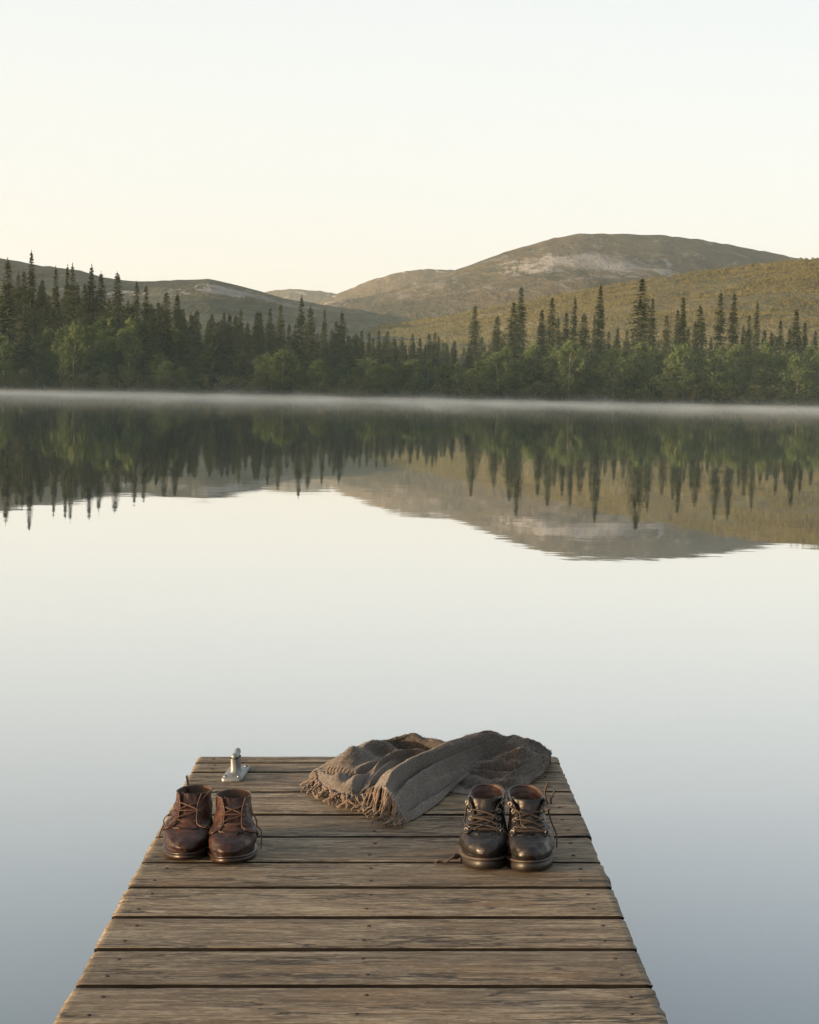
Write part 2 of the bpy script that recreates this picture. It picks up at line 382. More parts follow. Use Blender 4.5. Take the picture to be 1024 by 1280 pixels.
# golden birch scrub on the hillside
mb = MB(); rnd = random.Random(11)
for k in range(30000):
    px = rnd.uniform(370, 1090); v = rnd.random() ** .8
    p = surf1(px, v * 1.0)
    if fbm(p.x / 95.0, p.y / 45.0, 4.4, 3) < -.12 and rnd.random() < .85: continue
    s = rnd.uniform(.32, .80) * lerp(.5, .9, v)
    h = 2.4 * s
    for q in range(9):
        c = p + Vector((rnd.gauss(0, 1.15 * s), rnd.gauss(0, 1.15 * s), h * (.35 + .75 * rnd.random())))
        d = Vector((rnd.gauss(0, 1), rnd.gauss(0, 1), rnd.gauss(0, .7))).normalized(); e = d.cross(Vector((rnd.random(), rnd.random(), rnd.random()))).normalized()
        a = rnd.uniform(.55, 1.0) * s
        mb.add([c - d * a - e * a * .5, c + d * a * .1 - e * a * .8, c + d * a, c + e * a * .75], [(0, 1, 2, 3)])
tag(mb.build('hillside_birch_wood', M['hillwood'], smooth=False), 'golden green birch scrub covering the slope', None, None, 'stuff')

# ------------------------------------------------------------------ trees
def spruce_meshes(seed, H=20.0, Rr=2.0, dens=1.0, bare=.03):
    r = random.Random(seed); tr = MB(); cr = MB()
    lean = Vector((r.gauss(0, .006), r.gauss(0, .006), 0)) * H
    ax = lambda z: lean * (z / H) ** 2 + Vector((0, 0, z))
    tr.tube([ax(H * k / 9) for k in range(10)], lambda s: .19 * (1 - s) ** .9 + .012, 6)
    z = H * bare + .3; side = [r.uniform(.7, 1.25) for _ in range(9)]
    while z < H * .985:
        f = z / H
        rad = Rr * (min(1, (1 - f) * 1.35) ** .74) * (.62 + .38 * sstep(0, .18, f)) * r.uniform(.72, 1.15) + .10
        nb = int(8 + 3 * (1 - f))
        a0 = r.random() * 6.28
        for b in range(nb):
            if r.random() < .10: continue
            az = a0 + 6.283 * b / nb + r.gauss(0, .18)
            L = rad * side[int((az % 6.283) / .7)] * r.uniform(.75, 1.12)
            dirv = Vector((math.cos(az), math.sin(az), 0)); tang = Vector((-dirv.y, dirv.x, 0))
            droop = lerp(.55, .18, f) * r.uniform(.6, 1.3)
            o = ax(z + r.gauss(0, .08))
            ns = max(2, int(L / .42 * dens))
            for q in range(ns):
                u = (q + .75) / ns
                c = o + dirv * (L * u) - Vector((0, 0, L * droop * (u - .28 * u * u)))
                ln = (.42 + .26 * (1 - u)) * (1.0 if f < .82 else .62); wd = ln * .72
                for sgn in (-1, 1):
                    dd = (dirv * .85 + tang * sgn * r.uniform(.25, .9) - Vector((0, 0, r.uniform(.15, .75)))).normalized()
                    ee = (tang * .6 * sgn - dirv * .3 + Vector((0, 0, r.uniform(-.5, .3)))).normalized()
                    cr.add([c - dd * ln * .35, c + ee * wd * .55, c + dd * ln, c - ee * wd * .55], [(0, 1, 2, 3)])
        z += lerp(.46, .28, f) * r.uniform(.8, 1.25)
    top = ax(H)
    for k in range(5):
        az = r.random() * 6.28; d = Vector((math.cos(az), math.sin(az), .5)) * .16
        c = top - Vector((0, 0, .18 * k))
        cr.add([c, c + d + Vector((0, 0, -.1)), c + Vector((0, 0, .42)), c - d * .4], [(0, 1, 2, 3)])
    return tr.mesh('spruce_trunk', M['bark']), cr.mesh('spruce_crown', M['spruce'], False), H

def birch_meshes(seed, H=10.0, Rr=2.6, mat='birch', bark='birchbark', leaf=.21, nclump=50, low=.18, per=50):
    r = random.Random(seed); tr = MB(); cr = MB()
    lean = Vector((r.gauss(0, .5), r.gauss(0, .5), 0))
    trunk = [lean * (k / 6) ** 2 + Vector((r.gauss(0, .05), r.gauss(0, .05), H * .86 * k / 6)) for k in range(7)]
    tr.spline(trunk, lambda s: .10 * (1 - s) + .015, 6, 12)
    cl = []
    for k in range(nclump):
        f = r.random() ** .85; zz = lerp(low, 1.0, f)
        prof = math.sin(math.pi * clamp((zz - low + .10) / (1.12 - low))) ** .62
        az = r.random() * 6.283; rr = Rr * prof * r.random() ** .45
        cl.append(lean * zz * zz + Vector((math.cos(az) * rr, math.sin(az) * rr, H * zz * .97)))
    for k, c in enumerate(cl):
        if k % 5 == 0:
            b = Vector(crom([list(q) for q in trunk], 6 * clamp(c.z / H * .75)))
            tr.spline([b, b.lerp(c, .5) + Vector((0, 0, .25)), c], lambda s: .035 * (1 - s) + .008, 4, 5)
        cs = r.uniform(.38, .78) * Rr / 2.6
        for q in range(per):
            d = Vector((r.gauss(0, 1), r.gauss(0, 1), r.gauss(0, .85)))
            p = c + d * cs * .62
            n = (d.normalized() + Vector((r.gauss(0, .6), r.gauss(0, .6), r.gauss(0, .6)))).normalized()
            a = n.orthogonal().normalized(); b = n.cross(a); ang = r.random() * 6.28
            a, b = a * math.cos(ang) + b * math.sin(ang), b * math.cos(ang) - a * math.sin(ang)
            s = leaf * r.uniform(.7, 1.35)
            cr.add([p - a * s, p - b * s * .6, p + a * s, p + b * s * .6], [(0, 1, 2, 3)])
    return tr.mesh('birch_trunk', M[bark]), cr.mesh('birch_crown', M[mat], False), H

SPR = [spruce_meshes(100 + k, 20, [1.7, 2.0, 2.3, 1.5, 1.85, 2.5, 1.4][k], 1.0, [.03, .06, .02, .1, .04, .02, .12][k]) for k in range(7)]
SPS = [spruce_meshes(150 + k, 12, [1.5, 1.25, 1.75][k], 1.0, .02) for k in range(3)]
BIR = [birch_meshes(200 + k, 10, [2.5, 2.9, 2.2, 3.1, 2.6, 2.0][k]) for k in range(6)]
SHR = [birch_meshes(300 + k, 3.0, 1.5, 'shrub', 'bark', .15, 22, .05, 30) for k in range(4)]

def tree(kind, var, pos, H, fat, label, cat, group, parts=('trunk', 'crown')):
    trm, crm, h0 = var
    o = link(kind, None); o.empty_display_size = .5
    s = H / h0
    o.location = pos; o.rotation_euler = (0, 0, random.random() * 6.283); o.scale = (s * fat, s * fat, s)
    link(parts[0], trm, o); link(parts[1], crm, o)
    return tag(o, label, cat, group)

G_S = 'spruces on the far shore'
SP = [  # tip px, tip py, width factor, variant, label
 (10, 324, 1.15, 2, 'dark broad spruce at the far end of the forest beside the tallest lit spire'),
 (39, 314, .95, 0, 'tallest spruce of the left forest, thin warm-lit spire reaching above the grey hill'),
 (70, 334, .9, 4, 'slim dark spruce right after the tallest lit spire of the left forest'),
 (84, 332, .85, 3, 'thinner spruce of the close twin spires above the left forest'),
 (91, 330, .9, 1, 'darker taller spruce of the close twin spires above the left forest'),
 (114, 332, 1.0, 0, 'warm brown tinted spruce standing between the twin spires and the next dark spire'),
 (127, 340, 1.05, 1, 'dark tapering spruce just before the last lone spire against the sky'),
 (148, 340, 1.15, 2, 'shaggy dark lone spruce, last of the left spires to reach the pale sky'),
 (170, 352, 1.0, 4, 'dark spruce level with the crest of the grey hill, wide at its foot'),
 (183, 356, .9, 1, 'slim dark spruce just below the crest of the grey hill'),
 (207, 365, 1.1, 2, 'brownish spruce under the dip in the grey hill'),
 (222, 367, 1.1, 0, 'bushy green spruce under the hill crest beside a brownish spruce'),
 (247, 386, 1.0, 2, 'short dark spruce under the pale rock streaks of the grey hill'),
 (301, 385, .8, 3, 'thin dark spire in front of the pale rock streaks'),
 (339, 384, .8, 4, 'straight dark spire below the end of the grey hill crest'),
 (351, 379, .85, 1, 'ragged dark spire left of the tall one under the saddle'),
 (376, 370, .9, 4, 'tallest dark spruce under the saddle between the hills'),
 (389, 384, 1.05, 2, 'full dark spruce right beside the tallest one under the saddle'),
 (406, 386, .75, 3, 'slender spruce with a feathery tip right of the saddle'),
 (428, 389, .95, 1, 'dark pointed spruce that ends the group under the saddle'),
 (484, 413, 1.0, 2, 'small dark spruce crossing the foot of the golden slope'),
 (594, 381, 1.0, 1, 'lone tall ragged spruce at the start of the low birch row'),
 (621, 395, 1.1, 2, 'short dense spruce left of the close dark pair'),
 (642, 377, 1.1, 5, 'shorter bushy spruce of the close dark pair before the golden slope'),
 (652, 357, 1.0, 1, 'taller narrow spruce of the close dark pair before the golden slope'),
 (678, 386, .95, 0, 'brown tinted slim spruce beside the fuller dark one'),
 (690, 371, 1.05, 5, 'full dark spruce between brown tinted slim neighbours'),
 (698, 396, .8, 3, 'low thin spruce tucked under the full dark one'),
 (708, 389, .95, 4, 'small green spruce left of a bare topped spire'),
 (718, 371, .8, 6, 'thin spire with tufted bare looking top among the birches'),
 (730, 391, 1.2, 2, 'short wide spruce in front of the golden slope'),
 (743, 392, .6, 3, 'very thin short spire close to the tall lit spruce'),
 (752, 355, 1.0, 0, 'tall even spruce with warm lit tip under the rock patches'),
 (772, 409, .9, 0, 'small pointed spruce poking from the birches right of the tall even one'),
 (784, 411, .8, 2, 'little dark spruce left of the largest spruce'),
 (804, 347, 1.45, 5, 'largest spruce of the shore, wide dark body and orange lit tip'),
 (816, 371, .85, 4, 'narrow spruce growing against the side of the largest one'),
 (834, 392, .9, 1, 'small dark even spruce right of the largest one'),
 (847, 386, .9, 0, 'dark spruce leaning into a taller ragged one'),
 (855, 369, .95, 6, 'tall ragged spruce with gaps beside a darker short one'),
 (869, 400, .7, 3, 'thin short spruce before the dense mid height one'),
 (877, 382, 1.15, 2, 'dense mid height spruce left of the two brown tipped spires'),
 (902, 364, 1.15, 0, 'full spruce with brown tip, first of the two brown tipped spires'),
 (917, 365, 1.1, 6, 'pale brown spruce, second of the two brown tipped spires'),
 (929, 405, .8, 3, 'small dark spruce right of the two brown tipped spires'),
 (937, 392, .8, 1, 'slim green spruce beside the orange lit one'),
 (946, 377, .85, 6, 'thin orange lit spruce with open branches'),
 (977, 399, .85, 4, 'dark slim spruce before the last tall one'),
 (996, 385, 1.05, 0, 'last tall dark spruce near the end of the right shore'),
 (1007, 402, .9, 3, 'pale thin spruce just beyond the last tall dark one'),
]
SP2 = [(23, 341), (31, 339), (52, 350), (98, 355), (106, 355), (161, 375), (199, 377), (264, 391), (280, 390), (287, 392), (321, 390), (327, 389), (310, 402),
 (362, 405), (397, 415), (415, 411), (421, 400), (438, 422), (445, 417), (452, 412), (462, 415), (474, 412), (495, 425), (502, 427), (516, 417), (526, 422), (537, 417),
 (544, 415), (548, 419), (559, 430), (568, 425), (761, 414), (964, 415), (987, 410), (1019, 412), (792, 415), (861, 410), (890, 420), (957, 412)]
rt = random.Random(21); random.seed(5)
def put_spruce(px, py, Y, fat, var, label):
    tip = wr(px, py, Y); g = ground(tip.x, Y) - .1
    H = tip.z - g
    tree('spruce_tree', var, (tip.x, Y, g), H, fat * clamp(20.0 / H, .8, 1.35) if var in SPR else fat, label, 'spruce', G_S)
for px, py, wf, vi, lb in SP:
    put_spruce(px, py, rt.uniform(338, 372), wf, SPR[vi], lb)
def region_label(px):
    if px < 240: return 'dark spruce massed behind the tall birches of the left shore'
    if px < 440: return 'dark slender spruce in the dense belt under the grey hill'
    if px < 590: return 'short dark spruce in the conifer belt before the golden slope'
    return 'small spruce tucked among the low birches of the right shore'
for px, py in SP2:
    put_spruce(px, py, rt.uniform(345, 378), rt.uniform(.85, 1.1), rt.choice(SPR), region_label(px))
MASS = [(-60, 364), (0, 364), (60, 368), (110, 378), (160, 390), (220, 392), (260, 402), (330, 408), (400, 425), (450, 426), (520, 432), (580, 438), (640, 440), (1090, 440)]
for k in range(110):
    px = rt.uniform(-40, 330); put_spruce(px, table(MASS, px) + rt.uniform(-12, 34), rt.uniform(332, 395), rt.uniform(1.0, 1.5), rt.choice(SPR + SPS), region_label(px))
for k in range(75):
    px = rt.uniform(310, 605); put_spruce(px, table(MASS, px) + rt.uniform(-8, 26), rt.uniform(330, 385), rt.uniform(.95, 1.35), rt.choice(SPR + SPS), region_label(px))
for k in range(24):
    px = rt.uniform(595, 1060); put_spruce(px, rt.uniform(418, 462), rt.uniform(326, 370), rt.uniform(.9, 1.2), rt.choice(SPS), region_label(px))
BT = [(-60, 408), (20, 412), (60, 404), (150, 394), (210, 404), (260, 425), (330, 438), (400, 448), (450, 452), (570, 452), (600, 440), (650, 430), (720, 424), (780, 430), (830, 424), (880, 430), (940, 428), (1090, 430)]
def put_birch(px, py, Y, var):
    tip = wr(px, py, Y); g = ground(tip.x, Y) - .1; H = max(2.5, tip.z - g)
    if px < 330: lb, g_ = 'tall rounded birch in the green stand at the left shore', 'birches on the left shore'
    elif px < 590: lb, g_ = 'small birch at the foot of the dark conifer belt', 'birches under the conifer belt'
    else: lb, g_ = 'leafy green birch in the even row along the right shore', 'birches on the right shore'
    tree('birch_tree', var, (tip.x, Y, g), H, clamp(10.0 / H, .72, 1.25) * rt.uniform(.9, 1.1), lb, 'birch', g_)
for k in range(72):
    px = lerp(-45, 335, (k + rt.random()) / 72); put_birch(px, table(BT, px) + rt.uniform(-4, 44) + 6, rt.uniform(328, 362), rt.choice(BIR))
for k in range(34):
    px = lerp(330, 600, (k + rt.random()) / 34); put_birch(px, table(BT, px) + rt.uniform(-4, 24), rt.uniform(326, 340), rt.choice(BIR))
for k in range(105):
    px = lerp(585, 1075, (k + rt.random()) / 105); put_birch(px, table(BT, px) + rt.uniform(0, 34), rt.uniform(327, 352), rt.choice(BIR))
for k in range(90):
    px = lerp(-45, 1075, (k + rt.random()) / 90); x = wr(px, 495, 323).x; Y = shore_y(x) + rt.uniform(1.0, 4.0)
    tree('shrub', rt.choice(SHR), (x, Y, ground(x, Y) - .05), rt.uniform(1.4, 3.6), rt.uniform(.9, 1.4), 'low green shrub at the misty waterline below the forest', 'shrub', 'shrubs along the far waterline', ('stem', 'foliage'))
mb = MB()
for k in range(9000):
    x = rt.uniform(-90, 92); Y = shore_y(x) + abs(rt.gauss(0, 1.4)) - .2
    g = ground(x, Y); h = rt.uniform(.15, .5); a = rt.random() * 3.14; d = Vector((math.cos(a), math.sin(a), 0)) * .05; p = Vector((x, Y, g - .03))
    mb.add([p - d, p + d, p + Vector((rt.gauss(0, .08), rt.gauss(0, .08), h))], [(0, 1, 2)])
tag(mb.build('shore_grass', M['grass'], smooth=False), 'pale dry grass fringing the far waterline', None, None, 'stuff')

# the smaller spruces farther back, beyond those one can tell apart
lite = [spruce_meshes(400 + k, 12, [1.5, 1.8, 1.3][k], .55, .02)[1] for k in range(3)]
mb = MB()
for k in range(210):
    px = rt.uniform(-40, 600) if k < 170 else rt.uniform(600, 1060)
    py = table(MASS, px) + rt.uniform(-10, 16) if k < 170 else rt.uniform(414, 436)
    Y = rt.uniform(385, 440); tip = wr(px, py, Y); g = ground(tip.x, Y); q = (tip.z - g) / 12.0; me = lite[k % 3]
    if q < .3: continue
    a = rt.random() * 6.28; c_, s_ = math.cos(a), math.sin(a); wq = q * rt.uniform(1.0, 1.4)
    mb.add([(tip.x + (v.co.x * c_ - v.co.y * s_) * wq, Y + (v.co.x * s_ + v.co.y * c_) * wq, g + v.co.z * q) for v in me.vertices], [tuple(p.vertices) for p in me.polygons])
tag(mb.build('spruce_forest', M['spruce'], smooth=False), 'dim mass of small spruces behind the shore trees', None, None, 'stuff')

# ------------------------------------------------------------------ haze and mist
def box(name, lo, hi, mat):
    (a, b, c), (d, e, f) = lo, hi
    mb = MB(); mb.add([(a, b, c), (d, b, c), (d, e, c), (a, e, c), (a, b, f), (d, b, f), (d, e, f), (a, e, f)],
                      [(0, 3, 2, 1), (4, 5, 6, 7), (0, 1, 5, 4), (1, 2, 6, 5), (2, 3, 7, 6), (3, 0, 4, 7)])
    return mb.build(name, mat, smooth=False)
mh, t = newmat('haze'); t.out(t.n('ShaderNodeVolumePrincipled', None, Color=(.66, .78, .80, 1), Density=4.8e-5, Anisotropy=0.0).outputs[0], 'Volume')
tag(box('haze', (-2600, -950, -5), (3600, 8800, 345), mh), None, None, None, 'stuff')
mm, t = newmat('lake_mist'); co = t.n('ShaderNodeNewGeometry').outputs['Position']
zz = t.n('ShaderNodeSeparateXYZ', None, Vector=co).outputs
hn = t.noise(t.mapping(co, (1, .5, .4)), .075, 4, .62)
zr = t.math('DIVIDE', zz['Z'], t.math('ADD', .22, t.math('MULTIPLY', t.math('POWER', t.math('MULTIPLY', hn, 1.45), 4.0), 2.9)))
fz = t.n('ShaderNodeMapRange', dict(interpolation_type='SMOOTHSTEP'), Value=zr, From_Min=0.0, From_Max=1.0, To_Min=1.0, To_Max=0.0).outputs[0]
fy = t.n('ShaderNodeMapRange', dict(interpolation_type='SMOOTHSTEP'), Value=zz['Y'], From_Min=90., From_Max=312., To_Min=0.03, To_Max=1.0).outputs[0]
wn = t.ramp(t.noise(t.mapping(co, (1, .35, 2.5)), .12, 4, .6), [(.34, .10), (.68, 1.15)])
dens = t.math('MULTIPLY', t.math('MULTIPLY', t.math('POWER', fz, 1.6), fy), t.math('MULTIPLY', wn, .0130))
t.out(t.n('ShaderNodeVolumePrincipled', None, Color=(.84, .95, .94, 1), Density=dens, Anisotropy=.2).outputs[0], 'Volume')
tag(box('lake_mist', (-130, 70, .01), (130, 320.5, 4.0), mm), 'thin white mist lying on the water along the far shore', None, None, 'stuff')

mv, t = newmat('forest_mist'); zz = t.n('ShaderNodeSeparateXYZ', None, Vector=t.n('ShaderNodeNewGeometry').outputs['Position']).outputs
fz = t.n('ShaderNodeMapRange', dict(interpolation_type='SMOOTHSTEP'), Value=zz['Z'], From_Min=0.0, From_Max=24.0, To_Min=1.0, To_Max=0.0).outputs[0]
fy = t.n('ShaderNodeMapRange', dict(interpolation_type='SMOOTHSTEP'), Value=zz['Y'], From_Min=215., From_Max=300., To_Min=0.0, To_Max=1.0).outputs[0]
t.out(t.n('ShaderNodeVolumePrincipled', None, Color=(.68, .92, .84, 1), Density=t.math('MULTIPLY', t.math('MULTIPLY', t.math('POWER', fz, 1.5), fy), .00085), Anisotropy=0.0).outputs[0], 'Volume')
tag(box('forest_mist', (-150, 215, .02), (150, 430, 25), mv), 'thin morning mist hanging low among the shore trees', None, None, 'stuff')

# ================================================================== FOREGROUND (dock frame, then DM)
def place(o, loc, yaw=0.0):
    o.matrix_world = DM @ Matrix.Translation(loc) @ Matrix.Rotation(yaw, 4, 'Z')

# ------------------------------------------------------------------ dock
LA, LB = dk(248, 945), dk(65, 1280); RA, RB = dk(697, 945), dk(838, 1280)
def xl(y): return lerp(LA.x, LB.x, (y - LA.y) / (LB.y - LA.y))
def xr(y): return lerp(RA.x, RB.x, (y - RA.y) / (RB.y - RA.y))
dock = link('dock', None); place(dock, (0, 0, 0))
tag(dock, 'weathered grey brown plank dock running straight out over the calm lake', 'dock')
lines = [945, 953.6, 965, 990, 1018.2, 1046, 1078, 1109.5, 1146.5, 1187.3, 1232.3, 1284]
ys = [dk(512, p).y for p in lines]
pitch = ys[-2] - ys[-1]
while ys[-1] > 1.3: ys.append(ys[-1] - pitch)
rp = random.Random(3)
PT = .034
nb_ = MB(); nb_.grid([[(r * math.cos(q), r * math.sin(q), z) for q in [k * math.pi / 5 for k in range(10)]] for r, z in ((.0046, -.004), (.0046, .0002), (.0034, .0011), (.0004, .0013))], True)
nail_mesh = nb_.mesh('nail', M['rust'])
for i in range(len(ys) - 1):
    y1, y0 = ys[i], ys[i + 1]; g = [.010, .011, .014, .0125, .015, .0115, .014, .012, .018, .012, .020][i] if i < 11 else .0145
    y1 -= g / 2; y0 += g / 2; ym = (y0 + y1) / 2
    a, b = xl(ym) + rp.uniform(-.0015, .0015), xr(ym) + rp.uniform(-.0015, .0015)
    dz = rp.uniform(-.0007, .0007); sk = rp.uniform(-.0004, .0004); cup = rp.uniform(-.0004, .0012)
    prof = [(0, -PT), (0, -.005), (.0007, -.0018), (.0026, -.0003), (.010, 0)]
    W = y1 - y0
    cs = [(q, z) for q, z in prof] + [(W * f, cup * math.sin(math.pi * f)) for f in (.2, .35, .5, .65, .8)] + [(W - q, z) for q, z in reversed(prof)]
    mb = MB(); rows = []
    NX = 110; xs = [a + (b - a) * k / NX for k in range(NX + 1)]
    s0 = rp.uniform(0, 90)
    def ring(x, inset=0.0, pull=0.0):
        r = []
        for q, z in cs:
            side = -1 if q < W / 2 else 1
            edge = abs(q - W / 2) > W * .42
            jig = (.0016 * fbm(x * 7, s0 + side * 5, 0, 3) + .0011 * fbm(x * 34, s0 + side * 9, 0, 2) - .004 * max(0, fbm(x * 5, s0 + side * 3, 7, 3) - .32)) if edge else 0
            dzz = .0007 * fbm(x * 3, q * 40 + s0, 0, 3)
            yy = y0 + q - side * jig * 1.0; yc = (y0 + y1) / 2
            yy = yc + (yy - yc) * (1 - inset)
            fx_ = (x - a) / (b - a); r.append((x + lerp(xl(yy) - xl(ym), xr(yy) - xr(ym), fx_), yy, dz + sk * (x - a) / (b - a) * 2 + z + dzz - (.0 if z < -.02 else inset * .10)))
        return r
    for k, x in enumerate(xs): rows.append(ring(x, .03 if k in (0, NX) else 0))
    # ragged sawn ends
    for end, sg in ((0, -1), (NX, 1)):
        rows[end] = [(p[0] + sg * (.004 * fbm(j * .9, s0 + end, 3, 3) - .002), p[1], p[2]) for j, p in enumerate(rows[end])]
    mb.grid(rows, True); n = len(cs)
    mb.f.append(tuple(range(n - 1, -1, -1))); e = NX * n; mb.f.append(tuple(range(e, e + n)))
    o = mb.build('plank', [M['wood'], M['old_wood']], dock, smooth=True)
    for f in o.data.polygons:                    # flanks coloured dark to stand for shade in the gaps
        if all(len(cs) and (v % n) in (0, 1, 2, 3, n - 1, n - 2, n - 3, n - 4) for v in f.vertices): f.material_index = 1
    for fx in (.055, .50, .945):                 # dark nail heads over the stringers
        for fy in ((.25, .75) if W > .09 else (.5,)):
            nh = link('nail', nail_mesh, o); nh.location = (lerp(a, b, fx) + rp.uniform(-.008, .008), y0 + W * fy + rp.uniform(-.006, .006), dz + sk * fx * 2 + cup * math.sin(math.pi * fy) + .0006)
    if i == 0: o['label'] = 'narrow end plank at the water'
def beam(lo, hi, name, parent, mat):
    (a, b, c), (d, e, f) = lo, hi; v = .006; mb = MB()
    pr = [(a + v, c), (d - v, c), (d, c + v), (d, f - v), (d - v, f), (a + v, f), (a, f - v), (a, c + v)]
    NS = 12; mb.grid([[(x + .002 * fbm(k, j), lerp(b, e, k / NS), z) for j, (x, z) in enumerate(pr)] for k in range(NS + 1)], True)
    mb.f += [tuple(range(7, -1, -1)), tuple(range(NS * 8, NS * 8 + 8))]
    return mb.build(name, mat, parent, smooth=False)
yA, yB = ys[-1] + .02, ys[0] - .03
for x in (xl(4) + .05, xr(4) - .10, (xl(4) + xr(4)) / 2 - .025):
    beam((x, yA, -PT - .125), (x + .05, yB, -PT - .004), 'stringer', dock, M['old_wood'])
for x in (xl(4) + .16, xr(4) - .16):
    for y in (yB - .12, yA + .5):
        mb = MB(); mb.tube([(x, y, -PT - .02 - .12 * k) for k in range(14)], lambda s: .055 + .003 * math.sin(s * 30), 14)
        mb.build('post', M['old_wood'], dock)

# ------------------------------------------------------------------ mooring cleat
cl = link('mooring_cleat', None); c0 = dk(295, 967, 0.004); place(cl, (c0.x, c0.y, 0.0), R(-3))
tag(cl, 'galvanised metal mooring cleat bolted near the end of the dock', 'cleat')
def rrect(hx, hy, r, z, n=5):
    o = []
    for cx_, cy_, a0 in ((hx - r, hy - r, 0), (-hx + r, hy - r, 90), (-hx + r, -hy + r, 180), (hx - r, -hy + r, 270)):
        for k in range(n): a = R(a0 + 90 * k / (n - 1)); o.append((cx_ + r * math.cos(a), cy_ + r * math.sin(a), z))
    return o
mb = MB(); rows = [rrect(.0265, .088, .009, .001), rrect(.0265, .088, .009, .0075), rrect(.0245, .086, .008, .010), rrect(.012, .07, .006, .0105), rrect(.001, .001, .0005, .0105)]
mb.grid(rows, True); mb.build('base_plate', M['zinc'], cl)
for y in (-.016, .018):
    mb = MB(); mb.grid([[(px_, py_ + y, pz_) for px_, py_, pz_ in rrect(hx, hy, min(hx, hy) * .8, z)] for hx, hy, z in ((.0125, .017, .0107), (.0112, .0145, .0135), (.0108, .013, .026), (.0108, .014, .048))], True)
    mb.build('pedestal', M['zinc'], cl)
mb = MB()
mb.spline([(0, -.034, .0555), (0, -.028, .0545), (0, -.015, .052), (0, 0, .051), (0, .02, .052), (0, .036, .057), (0, .044, .060)], lambda s: .0085 * (1 - abs(2 * s - 1) ** 6 * .45), 14, 26)
mb.build('horn', M['zinc'], cl)
for sx in (-1, 1):
    for sy in (-1, 1):
        mb = MB(); x, y = sx * .0175, sy * .068
        mb.grid([[(x + r * math.cos(a), y + r * math.sin(a), z) for a in [k * math.pi / 6 for k in range(12)]] for r, z in ((.0058, .0103), (.0055, .0125), (.0035, .0140), (.0008, .0142))], True)
        mb.build('screw', M['old_wood'] if False else M['steel'], cl)

# ------------------------------------------------------------------ boots
FOOT = [(0, .76), (.12, .90), (.28, 1.0), (.42, .93), (.60, .80), (.78, .74), (.9, .74), (1.0, .72)]
class Boot:
    def __init__(s, front, back, L, hw, ankle, side, n=2.25, crease=1.0, zc=.13):
        s.fr, s.bk, s.L, s.hw, s.an, s.side, s.n, s.cr, s.zc = front, back, L, hw, ankle, side, n, crease, zc
    def prof(s, P, t):
        m = len(P) - 1
        if t > 1:
            a = Vector(P[m] + (0,)); b = Vector(P[m - 1] + (0,)); q = a + (a - b) * (t - 1) * m
            return q.x, q.y
        q = crom([list(p) for p in P], t * m); return q[0], q[1]
    def raw(s, u, t):
        yf, zf = s.prof(s.fr, t); yb, zb = s.prof(s.bk, min(t, 1.0) if t <= 1 else 1.0)
        c = math.cos(u); q = (1 - c) / 2
        y = lerp(yf, yb, q); z = lerp(zf, zb, sstep(0, 1, q) if t > .5 else q)
        cap = (max(0, 1 - abs(c) ** s.n)) ** (1 / s.n)
        W = s.hw * table(FOOT, y / s.L) * (1 + .05 * math.sin(math.pi * clamp((z - .018) / .05)))
        W = lerp(W * (.955 if t < .08 else 1), s.an, sstep(.25, .92, (z - .018) / (s.zc - .018)))
        x = math.copysign(1, math.sin(u)) * W * cap if abs(math.sin(u)) > 1e-6 else 0.0
        x += s.side * .010 * max(0, 1 - y / (s.L * .55)) ** 1.6
        return Vector((x, y, z))
    def at(s, u, t, off=0.0):
        e = 1e-3
        p = s.raw(u, t)
        du = s.raw(u + e * 3, t) - s.raw(u - e * 3, t); dt_ = s.raw(u, t + e) - s.raw(u, max(0, t - e))
        n = du.cross(dt_)
        if n.length > 1e-14: n.normalize()
        else: n = Vector((0, -1, 0))
        ctr = Vector((0, lerp(s.prof(s.fr, min(t, 1))[0], s.prof(s.bk, min(t, 1))[0], .5), p.z - .015))
        if n.dot(p - ctr) < 0: n = -n
        d = 0.0
        if s.cr and t < .75:
            yy = p.y / s.L; fade = clamp(1 - abs(u) / 1.5)
            for k, (yc, a_) in enumerate(((.20, .0007), (.255, .0016), (.30, .0013), (.345, .0016), (.385, .0010))):
                ph = yc + .018 * math.sin(u * 2.2 + k * 1.7) + .03 * abs(u) * (1 if k % 2 else -.4)
                d -= s.cr * a_ * math.exp(-((yy - ph) / .010) ** 2) * fade
            d += s.cr * .0011 * fbm(p.x * 40, p.y * 40, p.z * 40 + s.side, 3) + .0030 * fbm(p.x * 17 + 5, p.y * 17, p.z * 17 + s.side * 7, 2)
        else: d += .0030 * fbm(p.x * 14, p.y * 14 + 3, p.z * 18 + s.side * 5, 2) + .0014 * fbm(p.x * 26, p.y * 26, p.z * 26 + s.side * 3, 3)
        return p + n * (off + d)
    def outline(s, off, z, n=56):
        o = []
        for k in range(n):
            u = 2 * math.pi * k / n - math.pi; p = s.raw(u, 0.0); q = s.raw(u + .02, 0.0) - s.raw(u - .02, 0.0)
            nn = Vector((q.y, -q.x, 0))
            if nn.length < 1e-9: nn = Vector((0, -1, 0))
            nn.normalize()
            if nn.dot(Vector((p.x, p.y - s.L / 2, 0))) < 0: nn = -nn
            zz = z
            y = p.y / s.L
            spring = .006 * max(0, 1 - y / .22) ** 2
            o.append((p.x + nn.x * off, p.y + nn.y * off, zz + spring))
        return o
def shell(o, th, mi=1):
    md = o.modifiers.new('thickness', 'SOLIDIFY'); md.thickness = th; md.offset = -1; md.material_offset = mi; md.material_offset_rim = 0
